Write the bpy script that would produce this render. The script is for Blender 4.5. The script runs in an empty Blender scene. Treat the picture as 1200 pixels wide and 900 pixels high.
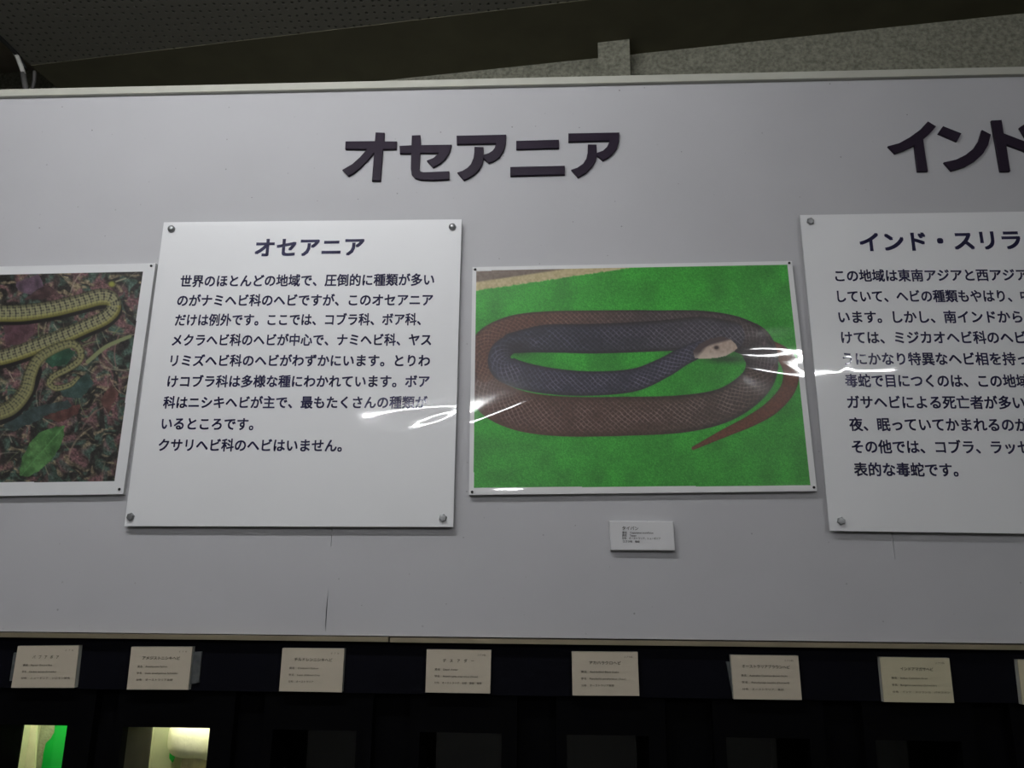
import bpy, bmesh, math, random
import numpy as np
from mathutils import Vector, Matrix

S = bpy.context.scene
COL = S.collection

# ------------------------------------------------------------------ camera, world, exposure
FPX = 925.0                                   # focal length in pixels of the 1200 x 900 frame
CAM = Vector((0.0, -1.3, 1.55))
YAW, PIT, ROL = math.radians(-2.85), math.radians(14.75), math.radians(0.52)
FWD = Vector((math.sin(YAW) * math.cos(PIT), math.cos(YAW) * math.cos(PIT), math.sin(PIT)))
_r = Vector((math.cos(YAW), -math.sin(YAW), 0)); _u = _r.cross(FWD)
RGT = _r * math.cos(ROL) + _u * math.sin(ROL)
UPV = -_r * math.sin(ROL) + _u * math.cos(ROL)
cd = bpy.data.cameras.new('camera'); cam = bpy.data.objects.new('camera', cd); COL.objects.link(cam)
cd.sensor_width = 36.0; cd.lens = FPX / 1200 * 36.0; cd.clip_start = 0.02
cam.matrix_world = Matrix(((RGT.x, UPV.x, -FWD.x, CAM.x), (RGT.y, UPV.y, -FWD.y, CAM.y), (RGT.z, UPV.z, -FWD.z, CAM.z), (0, 0, 0, 1)))
S.camera = cam
wd = bpy.data.worlds.new('world'); S.world = wd; wd.use_nodes = True
wd.node_tree.nodes['Background'].inputs[0].default_value = (0.6, 0.7, 0.8, 1)
wd.node_tree.nodes['Background'].inputs[1].default_value = 0.0     # a closed room, lit by its lamps only
S.view_settings.view_transform = 'Standard'; S.view_settings.look = 'None'
S.view_settings.exposure = 0.0; S.view_settings.gamma = 1.0
S.view_settings.use_curve_mapping = False
S.cycles.use_denoising = True
TUBE_MAIN, TUBE_REAR, CAGE_LIGHT = 78.0, 140.0, 20.0              # strengths of the room's tubes
TUBE_COL = (0.962, 0.978, 1.0, 1)
HC = 2.78                                                          # height of the perforated ceiling

def ray(u, v):
    return FWD + RGT * ((u - 600) / FPX) - UPV * ((v - 450) / FPX)
def W(u, v, y=0.0):                           # the point of the upright plane at depth y seen at a pixel
    d = ray(u, v); return CAM + d * ((y - CAM.y) / d.y)
def WZ(u, v, z):                              # the point of a level plane at height z
    d = ray(u, v); return CAM + d * ((z - CAM.z) / d.z)

# ------------------------------------------------------------------ materials
def lin(c):
    return tuple(((x / 255) / 12.92 if x / 255 <= 0.04045 else ((x / 255 + 0.055) / 1.055) ** 2.4) for x in c)
def mat(name, rgb, rough=0.6, spec=0.5, metal=0.0, coat=0.0, coat_rough=0.03, noise=0.0, nscale=30.0, bump=0.0, bscale=200.0, trans=0.0):
    m = bpy.data.materials.new(name); m.use_nodes = True
    nt = m.node_tree; b = nt.nodes['Principled BSDF']
    b.inputs['Base Color'].default_value = (*rgb, 1); b.inputs['Roughness'].default_value = rough
    b.inputs['Specular IOR Level'].default_value = spec; b.inputs['Metallic'].default_value = metal
    b.inputs['Coat Weight'].default_value = coat; b.inputs['Coat Roughness'].default_value = coat_rough
    b.inputs['Transmission Weight'].default_value = trans
    if noise or bump:
        tc = nt.nodes.new('ShaderNodeTexCoord')
    if noise:
        n = nt.nodes.new('ShaderNodeTexNoise'); n.inputs['Scale'].default_value = nscale; n.inputs['Detail'].default_value = 5
        nt.links.new(tc.outputs['Object'], n.inputs['Vector'])
        r = nt.nodes.new('ShaderNodeMapRange'); r.inputs[1].default_value = 0.3; r.inputs[2].default_value = 0.7
        r.inputs[3].default_value = 1 - noise; r.inputs[4].default_value = 1 + noise
        nt.links.new(n.outputs['Fac'], r.inputs[0])
        x = nt.nodes.new('ShaderNodeVectorMath'); x.operation = 'SCALE'; x.inputs[0].default_value = rgb
        nt.links.new(r.outputs[0], x.inputs['Scale']); nt.links.new(x.outputs[0], b.inputs['Base Color'])
    if bump:
        n2 = nt.nodes.new('ShaderNodeTexNoise'); n2.inputs['Scale'].default_value = bscale; n2.inputs['Detail'].default_value = 3
        nt.links.new(tc.outputs['Object'], n2.inputs['Vector'])
        bp = nt.nodes.new('ShaderNodeBump'); bp.inputs['Strength'].default_value = bump; bp.inputs['Distance'].default_value = 0.004
        nt.links.new(n2.outputs['Fac'], bp.inputs['Height']); nt.links.new(bp.outputs[0], b.inputs['Normal'])
    return m
def emit(name, col, strength):
    m = bpy.data.materials.new(name); m.use_nodes = True; nt = m.node_tree; nt.nodes.clear()
    e = nt.nodes.new('ShaderNodeEmission'); o = nt.nodes.new('ShaderNodeOutputMaterial')
    e.inputs[0].default_value = col; e.inputs[1].default_value = strength
    nt.links.new(e.outputs[0], o.inputs[0]); return m

def board_material():
    m = mat('white_board_paint', (0.505, 0.50, 0.518), 0.6, 0.25)
    nt = m.node_tree; b = nt.nodes['Principled BSDF']; L = nt.links.new
    tc = nt.nodes.new('ShaderNodeTexCoord'); sp = nt.nodes.new('ShaderNodeSeparateXYZ'); L(tc.outputs['Object'], sp.inputs[0])
    cb = nt.nodes.new('ShaderNodeCombineXYZ'); L(sp.outputs['X'], cb.inputs[0]); L(sp.outputs['Z'], cb.inputs[1])
    vo = nt.nodes.new('ShaderNodeTexVoronoi'); vo.voronoi_dimensions = '2D'; vo.inputs['Scale'].default_value = 15
    L(cb.outputs[0], vo.inputs['Vector'])
    sc = nt.nodes.new('ShaderNodeSeparateColor'); L(vo.outputs['Color'], sc.inputs[0])
    th = nt.nodes.new('ShaderNodeMath'); th.operation = 'MULTIPLY'; L(sc.outputs[0], th.inputs[0]); th.inputs[1].default_value = 0.024
    lt = nt.nodes.new('ShaderNodeMath'); lt.operation = 'LESS_THAN'; L(vo.outputs['Distance'], lt.inputs[0]); L(th.outputs[0], lt.inputs[1])
    st = nt.nodes.new('ShaderNodeMath'); st.operation = 'MULTIPLY'; L(lt.outputs[0], st.inputs[0]); L(sc.outputs[1], st.inputs[1])
    st2 = nt.nodes.new('ShaderNodeMath'); st2.operation = 'MULTIPLY'; L(st.outputs[0], st2.inputs[0]); st2.inputs[1].default_value = 0.55
    no = nt.nodes.new('ShaderNodeTexNoise'); no.inputs['Scale'].default_value = 5; no.inputs['Detail'].default_value = 6; L(tc.outputs['Object'], no.inputs['Vector'])
    mr = nt.nodes.new('ShaderNodeMapRange'); mr.inputs[1].default_value = 0.3; mr.inputs[2].default_value = 0.7; mr.inputs[3].default_value = 0.965; mr.inputs[4].default_value = 1.03
    L(no.outputs['Fac'], mr.inputs[0])
    vm = nt.nodes.new('ShaderNodeVectorMath'); vm.operation = 'SCALE'; vm.inputs[0].default_value = (0.505, 0.50, 0.518); L(mr.outputs[0], vm.inputs['Scale'])
    mx = nt.nodes.new('ShaderNodeMix'); mx.data_type = 'RGBA'; L(st2.outputs[0], mx.inputs['Factor']); L(vm.outputs[0], mx.inputs[6])
    mx.inputs[7].default_value = (0.06, 0.055, 0.05, 1); L(mx.outputs[2], b.inputs['Base Color'])
    return m
def perforated_material():
    m = mat('perforated_board', (0.265, 0.255, 0.225), 0.85, 0.2)
    nt = m.node_tree; b = nt.nodes['Principled BSDF']; L = nt.links.new
    tc = nt.nodes.new('ShaderNodeTexCoord')
    vo = nt.nodes.new('ShaderNodeTexVoronoi'); vo.voronoi_dimensions = '2D'; vo.inputs['Scale'].default_value = 52; vo.inputs['Randomness'].default_value = 0.3
    L(tc.outputs['Object'], vo.inputs['Vector'])
    lt = nt.nodes.new('ShaderNodeMapRange'); lt.inputs[1].default_value = 0.08; lt.inputs[2].default_value = 0.22; L(vo.outputs['Distance'], lt.inputs[0])
    mx = nt.nodes.new('ShaderNodeMix'); mx.data_type = 'RGBA'; L(lt.outputs[0], mx.inputs['Factor'])
    mx.inputs[6].default_value = (0.06, 0.058, 0.05, 1); mx.inputs[7].default_value = (0.265, 0.255, 0.225, 1)
    L(mx.outputs[2], b.inputs['Base Color'])
    bp = nt.nodes.new('ShaderNodeBump'); bp.inputs['Strength'].default_value = 0.8; bp.inputs['Distance'].default_value = 0.003
    L(lt.outputs[0], bp.inputs['Height']); L(bp.outputs[0], b.inputs['Normal'])
    return m
def print_material(name, rough=0.4):
    m = mat(name, (0.8, 0.8, 0.8), rough, 0.4, coat=1.0, coat_rough=0.045)
    nt = m.node_tree; b = nt.nodes['Principled BSDF']
    a = nt.nodes.new('ShaderNodeVertexColor'); a.layer_name = 'ink'
    nt.links.new(a.outputs['Color'], b.inputs['Base Color'])
    return m
M = dict(
    board=board_material(), perforated=perforated_material(),
    cap=mat('cream_cap', (0.50, 0.495, 0.43), 0.45, noise=0.04),
    rail=mat('dull_brass_rail', (0.33, 0.28, 0.19), 0.38, metal=0.6, noise=0.12, nscale=14),
    strip=mat('dark_strip', (0.142, 0.132, 0.084), 0.8, noise=0.1, nscale=12),
    darkceil=mat('brown_ceiling', (0.26, 0.22, 0.175), 0.9, noise=0.1),
    stucco=mat('stucco', (0.24, 0.237, 0.185), 0.95, 0.2, noise=0.34, nscale=120, bump=1.0, bscale=150),
    roomwall=mat('room_wall_paint', (0.34, 0.34, 0.32), 0.9, noise=0.08),
    floor=mat('floor_vinyl', (0.07, 0.066, 0.06), 0.7, noise=0.1),
    black=mat('black_paint', (0.003, 0.003, 0.0055), 0.75, 0.06, noise=0.15, nscale=8),
    blackframe=mat('black_frame', (0.0015, 0.0015, 0.002), 0.75, 0.04, noise=0.2, nscale=10),
    letter=mat('dark_plum_plastic', (0.026, 0.018, 0.031), 0.40, 0.07, noise=0.12, nscale=12),
    sheet=mat('white_laminate', (0.84, 0.838, 0.85), 0.45, 0.4, coat=1.0, coat_rough=0.045, noise=0.012, nscale=6),
    ink=mat('navy_ink', (0.026, 0.023, 0.09), 0.5, 0.3, coat=1.0, coat_rough=0.05, noise=0.1, nscale=60),
    backing=mat('white_backing', (0.66, 0.66, 0.66), 0.6, noise=0.02),
    steel=mat('bolt_steel', (0.34, 0.345, 0.35), 0.38, metal=0.85, noise=0.1, nscale=200),
    oldsteel=mat('tarnished_steel', (0.2, 0.2, 0.2), 0.5, metal=0.7, noise=0.3, nscale=300),
    pin=mat('dark_pin', (0.03, 0.03, 0.03), 0.4, metal=0.5, noise=0.1),
    card=mat('aged_card', (0.53, 0.465, 0.365), 0.5, 0.4, noise=0.04, nscale=20),
    cardink=mat('card_ink', (0.06, 0.05, 0.04), 0.6, noise=0.1),
    acrylic=mat('cloudy_acrylic', (0.5, 0.5, 0.44), 0.3, 0.5, noise=0.05),
    tape=mat('cloudy_tape', (0.075, 0.08, 0.08), 0.35, noise=0.35, nscale=120),
    caption=mat('caption_plastic', (0.70, 0.69, 0.70), 0.5, noise=0.015),
    housing=mat('lamp_housing', (0.75, 0.75, 0.72), 0.4, noise=0.02),
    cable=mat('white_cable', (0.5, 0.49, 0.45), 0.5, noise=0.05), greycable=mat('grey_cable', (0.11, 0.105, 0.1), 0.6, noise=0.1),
    blacktube=mat('black_tube', (0.012, 0.012, 0.012), 0.5, noise=0.1),
    glass=mat('cage_glass', (0.96, 0.98, 0.97), 0.0, 0.5, trans=1.0, noise=0.01),
    cream=mat('cream_cage_wall', (0.55, 0.57, 0.40), 0.8, noise=0.08, nscale=40),
    post=mat('cream_post', (0.74, 0.74, 0.52), 0.7, noise=0.05, nscale=40),
    rough=mat('worn_plaster', (0.40, 0.43, 0.29), 0.9, noise=0.18, nscale=60, bump=0.5),
    green=mat('green_sheet', (0.0, 0.47, 0.055), 0.5, noise=0.03),
    darkwood=mat('dark_cage_wood', (0.055, 0.05, 0.033), 0.8, noise=0.3, nscale=15),
    stone=mat('pale_stone', (0.86, 0.85, 0.66), 0.8, noise=0.1, nscale=45, bump=0.35, bscale=60),
    brown=mat('brown_stump', (0.42, 0.37, 0.24), 0.9, noise=0.3, nscale=50, bump=0.6, bscale=90),
)
M['glass'].node_tree.nodes['Principled BSDF'].inputs['IOR'].default_value = 1.45
M['yellowcard'] = mat('yellowed_card', (0.52, 0.47, 0.32), 0.5, 0.4, noise=0.06, nscale=20)
MAIN_TUBE = emit('main_tube_glow', TUBE_COL, TUBE_MAIN); REAR_TUBE = emit('rear_tube_glow', TUBE_COL, TUBE_REAR)
CAGE_TUBE = emit('cage_tube_glow', (1.0, 0.97, 0.72, 1), CAGE_LIGHT)

# ------------------------------------------------------------------ object helpers
def link(name, me, parent=None, m=None, smooth=False):
    o = bpy.data.objects.new(name, me); COL.objects.link(o); o.parent = parent
    if m is not None: me.materials.append(m)
    if smooth: me.polygons.foreach_set('use_smooth', [True] * len(me.polygons))
    return o
def pyd(name, vs, fs, m, parent=None, smooth=False):
    me = bpy.data.meshes.new(name); me.from_pydata([tuple(v) for v in vs], [], fs); me.update()
    bm = bmesh.new(); bm.from_mesh(me); bmesh.ops.recalc_face_normals(bm, faces=bm.faces); bm.to_mesh(me); bm.free()
    return link(name, me, parent, m, smooth)
def tag(o, label=None, cat=None, group=None, kind=None):
    for k, v in (('label', label), ('category', cat), ('group', group), ('kind', kind)):
        if v: o[k] = v
    return o
def struct(o, label=None): return tag(o, label, kind='structure')
def empty(name, loc=(0, 0, 0)):
    o = bpy.data.objects.new(name, None); COL.objects.link(o); o.empty_display_size = 0.05
    o.location = loc; return o
def prism(name, polys, y0, y1, m, parent=None, bevel=0.0):
    """polygons of (x, z) pairs pushed from depth y0 (front) to y1"""
    bm = bmesh.new()
    for p in polys:
        a = [bm.verts.new((x, y0, z)) for x, z in p]; b = [bm.verts.new((x, y1, z)) for x, z in p]
        bm.faces.new(a); bm.faces.new(b[::-1]); n = len(p)
        for i in range(n): bm.faces.new((a[i], b[i], b[(i + 1) % n], a[(i + 1) % n]))
    bmesh.ops.recalc_face_normals(bm, faces=bm.faces)
    if bevel:
        es = [e for e in bm.edges if abs(e.verts[0].co.y - y0) < 1e-6 and abs(e.verts[1].co.y - y0) < 1e-6]
        bmesh.ops.bevel(bm, geom=es, offset=bevel, segments=1, affect='EDGES')
    me = bpy.data.meshes.new(name); bm.to_mesh(me); bm.free()
    return link(name, me, parent, m)
def xz(p, y=0.0): q = W(p[0], p[1], y); return (q.x, q.z)
def box(name, x0, x1, y0, y1, z0, z1, m, parent=None):
    return prism(name, [[(x0, z0), (x1, z0), (x1, z1), (x0, z1)]], y0, y1, m, parent)
def slab(name, pts, z0, z1, m, parent=None):       # polygon of (x, y) pairs between two heights
    n = len(pts); vs = [(x, y, z0) for x, y in pts] + [(x, y, z1) for x, y in pts]
    fs = [tuple(range(n)), tuple(range(n, 2 * n))] + [(i, (i + 1) % n, n + (i + 1) % n, n + i) for i in range(n)]
    return pyd(name, vs, fs, m, parent)
def tube(name, pts, r, m, parent=None, seg=12, caps=True):
    pts = [Vector(p) for p in pts]; vs, fs = [], []
    for i, p in enumerate(pts):
        t = (pts[min(i + 1, len(pts) - 1)] - pts[max(i - 1, 0)]).normalized()
        a = t.cross(Vector((0.31, 0.2, 0.93))).normalized(); b = t.cross(a)
        rr = r[i] if isinstance(r, (list, tuple)) else r
        for k in range(seg):
            q = 2 * math.pi * k / seg; vs.append(p + a * math.cos(q) * rr + b * math.sin(q) * rr)
    for i in range(len(pts) - 1):
        for k in range(seg):
            fs.append((i * seg + k, i * seg + (k + 1) % seg, (i + 1) * seg + (k + 1) % seg, (i + 1) * seg + k))
    if caps: fs += [tuple(range(seg)), tuple(range((len(pts) - 1) * seg, len(pts) * seg))]
    return pyd(name, vs, fs, m, parent, smooth=True)

# text: one reusable font curve, turned into plain meshes
_fc = bpy.data.curves.new('font_tmp', 'FONT'); _fc.resolution_u = 3
_fo = bpy.data.objects.new('font_tmp', _fc); COL.objects.link(_fo)
def text_mesh(body, bold=0.0):                 # weight comes from four shifted copies of the outline
    _fc.body = body
    bpy.context.view_layer.update()
    me = bpy.data.meshes.new_from_object(_fo.evaluated_get(bpy.context.evaluated_depsgraph_get()))
    if bold:
        n = len(me.vertices); co = np.empty(n * 3); me.vertices.foreach_get('co', co); co = co.reshape(n, 3)
        fs = [tuple(p.vertices) for p in me.polygons]; bpy.data.meshes.remove(me)
        V = np.concatenate([co + np.array((dx * bold, dy * bold, 0)) for dx, dy in ((-1, -1), (1, -1), (-1, 1), (1, 1))])
        me = bpy.data.meshes.new('text'); me.from_pydata(V.tolist(), [], [tuple(i + k * n for i in f) for k in range(4) for f in fs]); me.update()
    return me
def text_line(name, body, p0, p1, hpx, y, m, parent, bold=0.012, disp=None):
    """printed line whose ink runs from pixel p0 (left end, mid height) to p1 on the plane y"""
    me = text_mesh(body, bold); n = len(me.vertices)
    co = np.empty(n * 3); me.vertices.foreach_get('co', co); co = co.reshape(n, 3)
    A, B = W(*p0, y), W(*p1, y)
    sx = (B.x - A.x) / (co[:, 0].max() - co[:, 0].min())
    mid = ((p0[0] + p1[0]) / 2, (p0[1] + p1[1]) / 2)
    hpx *= 0.9
    zh = (W(mid[0], mid[1] - hpx / 2, y) - W(mid[0], mid[1] + hpx / 2, y)).z
    sz = zh / 0.84                              # a full-height glyph is about 0.84 of the type size
    X = A.x + (co[:, 0] - co[:, 0].min()) * sx
    Z = A.z + (B.z - A.z) * (X - A.x) / (B.x - A.x) + (co[:, 1] - 0.355) * sz
    Y = np.full(n, y - 0.0004) + (disp(X, Z) if disp else 0)
    out = np.stack([X, Y, Z], 1).ravel()
    me.vertices.foreach_set('co', out); me.update(); me.name = name
    me.materials.clear()
    return link(name, me, parent, m)

# ------------------------------------------------------------------ the room shell
wl, wr = WZ(430, 96, HC), WZ(1200, 15, HC)             # where the strip meets the back wall
E1 = (wr - wl).normalized(); E1.z = 0; E1.normalize()
E2 = Vector((E1.y, -E1.x, 0))                          # towards the viewer
sl = WZ(167, 61, HC); dS = (sl - wl).dot(E2)           # edge between strip and perforated board
eL = WZ(30, 71, HC)                                    # left edge of the dropped ceiling
tL = (eL - wl).dot(E1)
def RP(t, d): p = wl + E1 * t + E2 * d; return (p.x, p.y)   # room coordinates: along the back wall, out from it
T0, T1, DB = tL - 1.6, 4.2, 5.6
TM = tL
cornL, cornR = RP(T0, 0), RP(T1, 0)
struct(slab('floor', [RP(T0, -0.1), RP(T1, -0.1), RP(T1, DB), RP(T0, DB)], -0.1, 0.0, M['floor']), 'dark vinyl floor of the room')
struct(slab('wall_back', [RP(T0, -0.12), RP(T1, -0.12), RP(T1, 0), RP(T0, 0)], 0.0, 3.3, M['stucco']), 'greenish grey stucco wall behind the display board')
struct(slab('wall_rear', [RP(T0, DB), RP(T1, DB), RP(T1, DB + 0.1), RP(T0, DB + 0.1)], 0, 3.3, M['roomwall']), 'plain painted wall opposite the display board')
struct(slab('wall_left', [RP(T0 - 0.1, -0.12), RP(T0, -0.12), RP(T0, DB + 0.1), RP(T0 - 0.1, DB + 0.1)], 0, 3.3, M['roomwall']), 'plain painted side wall beyond the higher ceiling')
struct(slab('wall_right', [RP(T1, -0.12), RP(T1 + 0.1, -0.12), RP(T1 + 0.1, DB + 0.1), RP(T1, DB + 0.1)], 0, 3.3, M['roomwall']), 'plain painted side wall under the perforated ceiling')
# dropped ceiling: perforated boards and a plain strip along the wall
ceil = struct(slab('ceiling', [RP(TM, dS), RP(T1, dS), RP(T1, DB), RP(TM, DB)], HC, HC + 0.03, M['perforated']), 'dark grey perforated acoustic ceiling')
struct(slab('trim_1', [RP(TM, 0), RP(T1, 0), RP(T1, dS), RP(TM, dS)], HC - 0.001, HC + 0.03, M['strip']), 'plain dark olive strip between perforated ceiling and stucco wall')
# the higher ceiling to the left of it
d = ray(20, 84); tt = (Vector((*RP(0, 0), 0)) - CAM).dot(E2) / d.dot(E2); HL = (CAM + d * tt).z
struct(slab('ceiling_high', [RP(T0, 0), RP(TM + 0.05, 0), RP(TM + 0.05, DB), RP(T0, DB)], HL, HL + 0.05, M['darkceil']), 'dark brown higher ceiling beside the dropped ceiling')
struct(slab('trim_2', [RP(TM, 0), RP(TM + 0.02, 0), RP(TM + 0.02, DB), RP(TM, DB)], HC + 0.03, HL, M['darkceil']), 'dark upstand at the edge of the dropped ceiling')
# column on the back wall
c0, c1 = WZ(700.5, 49.5, HC), WZ(737.5, 46, HC)
ca = (c0 - wl).dot(E1); cb_ = (c1 - wl).dot(E1); cdp = (c0 - wl).dot(E2)
struct(slab('column', [RP(ca, 0), RP(cb_, 0), RP(cb_, cdp), RP(ca, cdp)], 0, HC - 0.001, M['stucco']), 'stucco pillar standing out from the back wall')

# ------------------------------------------------------------------ the display board
ZT = W(600, 95)[2]; ZB = W(600, 747)[2]
front = struct(empty('wall_front', (0, 0, 0)), 'pale grey painted display board carrying the signs')
s1 = W(389, 628).x; s2 = W(1047.5, 640).x; pw = s2 - s1
seams = [s1 - 2 * pw, s1 - pw, s1, s2, s2 + pw]
for i in range(4):
    x0, x1 = seams[i], seams[i + 1]
    p = [(x0, ZB), (x1, ZB)]
    if abs(x1 - s1) < 1e-6:      # the open joint: a narrow split at the foot of the seam
        za, zb = W(384, 741).z, W(387, 688).z
        p = [(x0, ZB), (x1, ZB), (x1, za), (x1 - 0.0016, za + 0.012), (x1 - 0.0018, (za + zb) / 2), (x1, zb),
             (x1, W(389, 641).z), (x1 - 0.0007, W(389, 640).z), (x1 - 0.0007, W(390, 610).z), (x1, W(390, 609).z)]
    if abs(x1 - s2) < 1e-6:
        p += [(x1, W(1049, 656).z), (x1 - 0.0008, W(1049, 655).z), (x1 - 0.0008, W(1046, 610).z), (x1, W(1046, 609).z)]
    p += [(x1, ZT), (x0, ZT)]
    prism('panel', [p], 0.0, 0.018, M['board'], front)
box('batten', seams[0], seams[4], 0.018, 0.05, ZB + 0.02, ZT - 0.02, M['blackframe'], front)
# cream cap along the top edge and metal rail along the foot
zc0, zc1 = W(600, 99.5, -0.008).z, W(600, 94.0 - 2.5, -0.008).z
struct(box('trim_3', seams[0], seams[4], -0.008, 0.05, zc0, zc1 , M['cap']), 'cream painted cap along the top of the display board')
zr0, zr1 = W(600, 754, -0.01).z, W(600, 748.5, -0.01).z
rail = struct(empty('trim_4', (0, 0, 0)), 'dull brass rail along the foot of the display board')
xj = W(456, 749, -0.01).x
box('rail', seams[0], xj - 0.0015, -0.010, 0.03, zr0, zr1, M['rail'], rail)
box('rail', xj + 0.0015, seams[4], -0.010, 0.03, zr0 - 0.0006, zr1 - 0.0006, M['rail'], rail)
zf = W(600, 815, 0.006).z
struct(box('wall_lower', seams[0], seams[4], 0.006, 0.03, zf, zr0, M['black']), 'black fascia below the display board')

# ------------------------------------------------------------------ big cut-out letters
def zm(pts, ox, oy, k): return [(ox + x * k, oy + y * k) for x, y in pts]
K1 = 140 / 1200
LET = [
 ('オ', [zm([(378,85),(468,88),(462,175),(592,175),(588,252),(452,255),(428,570),(340,570),(362,290),(300,365),(220,445),(165,488),(105,525),(42,462),(140,405),(220,335),(290,255),(72,252),(75,175),(370,172)], 396, 145, K1)]),
 ('セ', [zm([(742,115),(828,112),(830,212),(1142,208),(1125,275),(1085,345),(1030,395),(955,437),(892,368),(960,340),(1015,292),(825,292),(818,455),(830,478),(860,485),(1118,475),(1118,555),(950,565),(830,560),(775,545),(740,505),(732,450),(735,295),(622,297),(618,220),(738,214)], 396, 145, K1)]),
 ('ア', [zm([(108,165),(805,150),(800,270),(775,370),(715,465),(640,520),(558,550),(488,485),(470,560),(430,640),(360,710),(290,755),(210,790),(118,682),(190,660),(260,618),(310,565),(345,480),(357,400),(360,322),(488,325),(486,435),(560,410),(615,375),(645,335),(663,275),(110,285)], 526, 145, 1 / 12)]),
 ('ニ', [zm([(128,170),(557,158),(558,242),(128,254)], 590, 145, K1), zm([(68,432),(615,420),(618,508),(68,522)], 590, 145, K1)]),
 ('ア', [zm([(652,95),(1165,85),(1160,180),(1140,245),(1095,305),(1050,340),(998,367),(940,318),(925,370),(890,430),(830,490),(750,538),(680,460),(740,440),(800,400),(832,350),(846,290),(848,205),(935,207),(938,290),(1000,268),(1040,230),(1060,190),(1065,168),(652,178)], 590, 145, K1)]),
 ('イ', [zm([(378,87),(448,130),(400,185),(338,240),(350,330),(378,515),(290,517),(275,400),(262,295),(180,335),(98,365),(35,300),(130,275),(220,225),(310,160)], 1036, 130, 164 / 1200)]),
 ('ン', [zm([(508,128),(665,190),(628,260),(465,190)], 1036, 130, 164 / 1200), zm([(842,160),(918,200),(895,290),(850,365),(780,430),(700,475),(580,512),(515,438),(620,415),(700,375),(770,320),(815,250)], 1036, 130, 164 / 1200)]),
 ('ド', [zm([(922,80),(1010,75),(1028,190),(1200,255),(1330,310),(1290,385),(1200,340),(1050,285),(1085,515),(1000,517),(960,290)], 1036, 130, 164 / 1200), zm([(1163,140),(1215,105),(1265,190),(1212,222)], 1036, 130, 164 / 1200), zm([(1260,100),(1310,70),(1355,150),(1305,182)], 1036, 130, 164 / 1200)]),
]
LLAB = ['dark plum cut-out letter オ that begins the heading オセアニア', 'dark plum cut-out letter セ beside the letter オ',
        'dark plum cut-out letter ア between セ and ニ', 'dark plum cut-out letter ニ made of two bars',
        'dark plum cut-out letter ア that ends the heading オセアニア', 'dark cut-out letter イ that begins the heading インド',
        'dark cut-out letter ン between イ and ド', 'dark cut-out letter ド with two short dots']
for (ch, polys), lab in zip(LET, LLAB):
    o = prism('cut_out_letter', [[xz(p, -0.005) for p in q] for q in polys], -0.005, 0.0, M['letter'], None, 0.0006)
    tag(o, lab, 'letter', 'cut-out letters of the big headings')

# ------------------------------------------------------------------ wavy laminated sheets
def bumps(lst):
    """height field of a laminated sheet: (pixel u, v, radius u px, radius v px, angle, height in mm) bulges"""
    L = []
    for u, v, ru, rv, a, h in lst:
        c = W(u, v, -0.008); k = (c.y - CAM.y) / FPX * 1.03
        L.append((c.x, c.z, ru * k, rv * k, math.radians(a), h * 0.001))
    def f(X, Z):
        y = 0.0
        for x, z, a, b, t, h in L:
            dx, dz = X - x, Z - z; p = dx * math.cos(t) + dz * math.sin(t); q = -dx * math.sin(t) + dz * math.cos(t)
            y = y - h * np.exp(-(p / a) ** 2 - (q / b) ** 2)
        return y
    return f
def grid_sheet(name, quad, nu, nv, y, m, parent, disp, paint=None):
    """sheet whose corners lie at four pixels (TL, TR, BR, BL) on the plane y"""
    s = np.linspace(0, 1, nu + 1); t = np.linspace(0, 1, nv + 1); s, t = np.meshgrid(s, t)
    q = np.array(quad, float)
    P = (q[0] * ((1 - s) * (1 - t))[..., None] + q[1] * (s * (1 - t))[..., None] + q[2] * (s * t)[..., None] + q[3] * ((1 - s) * t)[..., None])
    U, V = P[..., 0].ravel(), P[..., 1].ravel()
    a = (U - 600) / FPX; b = (V - 450) / FPX
    D = np.array(FWD)[None] + a[:, None] * np.array(RGT)[None] - b[:, None] * np.array(UPV)[None]
    k = (y - CAM.y) / D[:, 1]; X = CAM.x + D[:, 0] * k; Z = CAM.z + D[:, 2] * k
    Y = y + disp(X, Z)
    n = U.size; me = bpy.data.meshes.new(name)
    i = np.arange(nv)[:, None] * (nu + 1) + np.arange(nu)[None]
    F = np.stack([i, i + nu + 1, i + nu + 2, i + 1], -1).reshape(-1, 4)
    me.vertices.add(n); me.vertices.foreach_set('co', np.stack([X, Y, Z], 1).ravel())
    me.loops.add(F.size); me.loops.foreach_set('vertex_index', F.ravel().astype(np.int32))
    me.polygons.add(len(F)); me.polygons.foreach_set('loop_start', (np.arange(len(F)) * 4).astype(np.int32))
    me.polygons.foreach_set('use_smooth', np.ones(len(F), bool))
    me.update(calc_edges=True); me.validate()
    if paint is not None:
        c = np.clip(paint(U, V), 0, 1); ca_ = me.color_attributes.new('ink', 'FLOAT_COLOR', 'POINT')
        ca_.data.foreach_set('color', np.concatenate([c, np.ones((n, 1))], 1).astype(np.float32).ravel())
    return link(name, me, parent, m)
def dome(name, u, v, y, r, m, parent, hexa=False):
    c = W(u, v, y - r * 0.4); vs, fs = [], []; seg = 6 if hexa else 14
    prof = [(1.0, 0), (1.0, 0.35), (0.82, 0.75), (0.45, 0.98)] if not hexa else [(1.0, 0), (1.0, 0.45), (0.8, 0.7), (0.4, 0.72)]
    for rr, h in prof:
        for k in range(seg):
            q = 2 * math.pi * k / seg + 0.3
            vs.append((c.x + math.cos(q) * rr * r, y - h * r, c.z + math.sin(q) * rr * r))
    for j in range(len(prof) - 1):
        for k in range(seg): fs.append((j * seg + k, j * seg + (k + 1) % seg, (j + 1) * seg + (k + 1) % seg, (j + 1) * seg + k))
    fs.append(tuple(range((len(prof) - 1) * seg, len(prof) * seg))); fs.append(tuple(range(seg)))
    return pyd(name, vs, fs, m, parent, smooth=not hexa)

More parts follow.
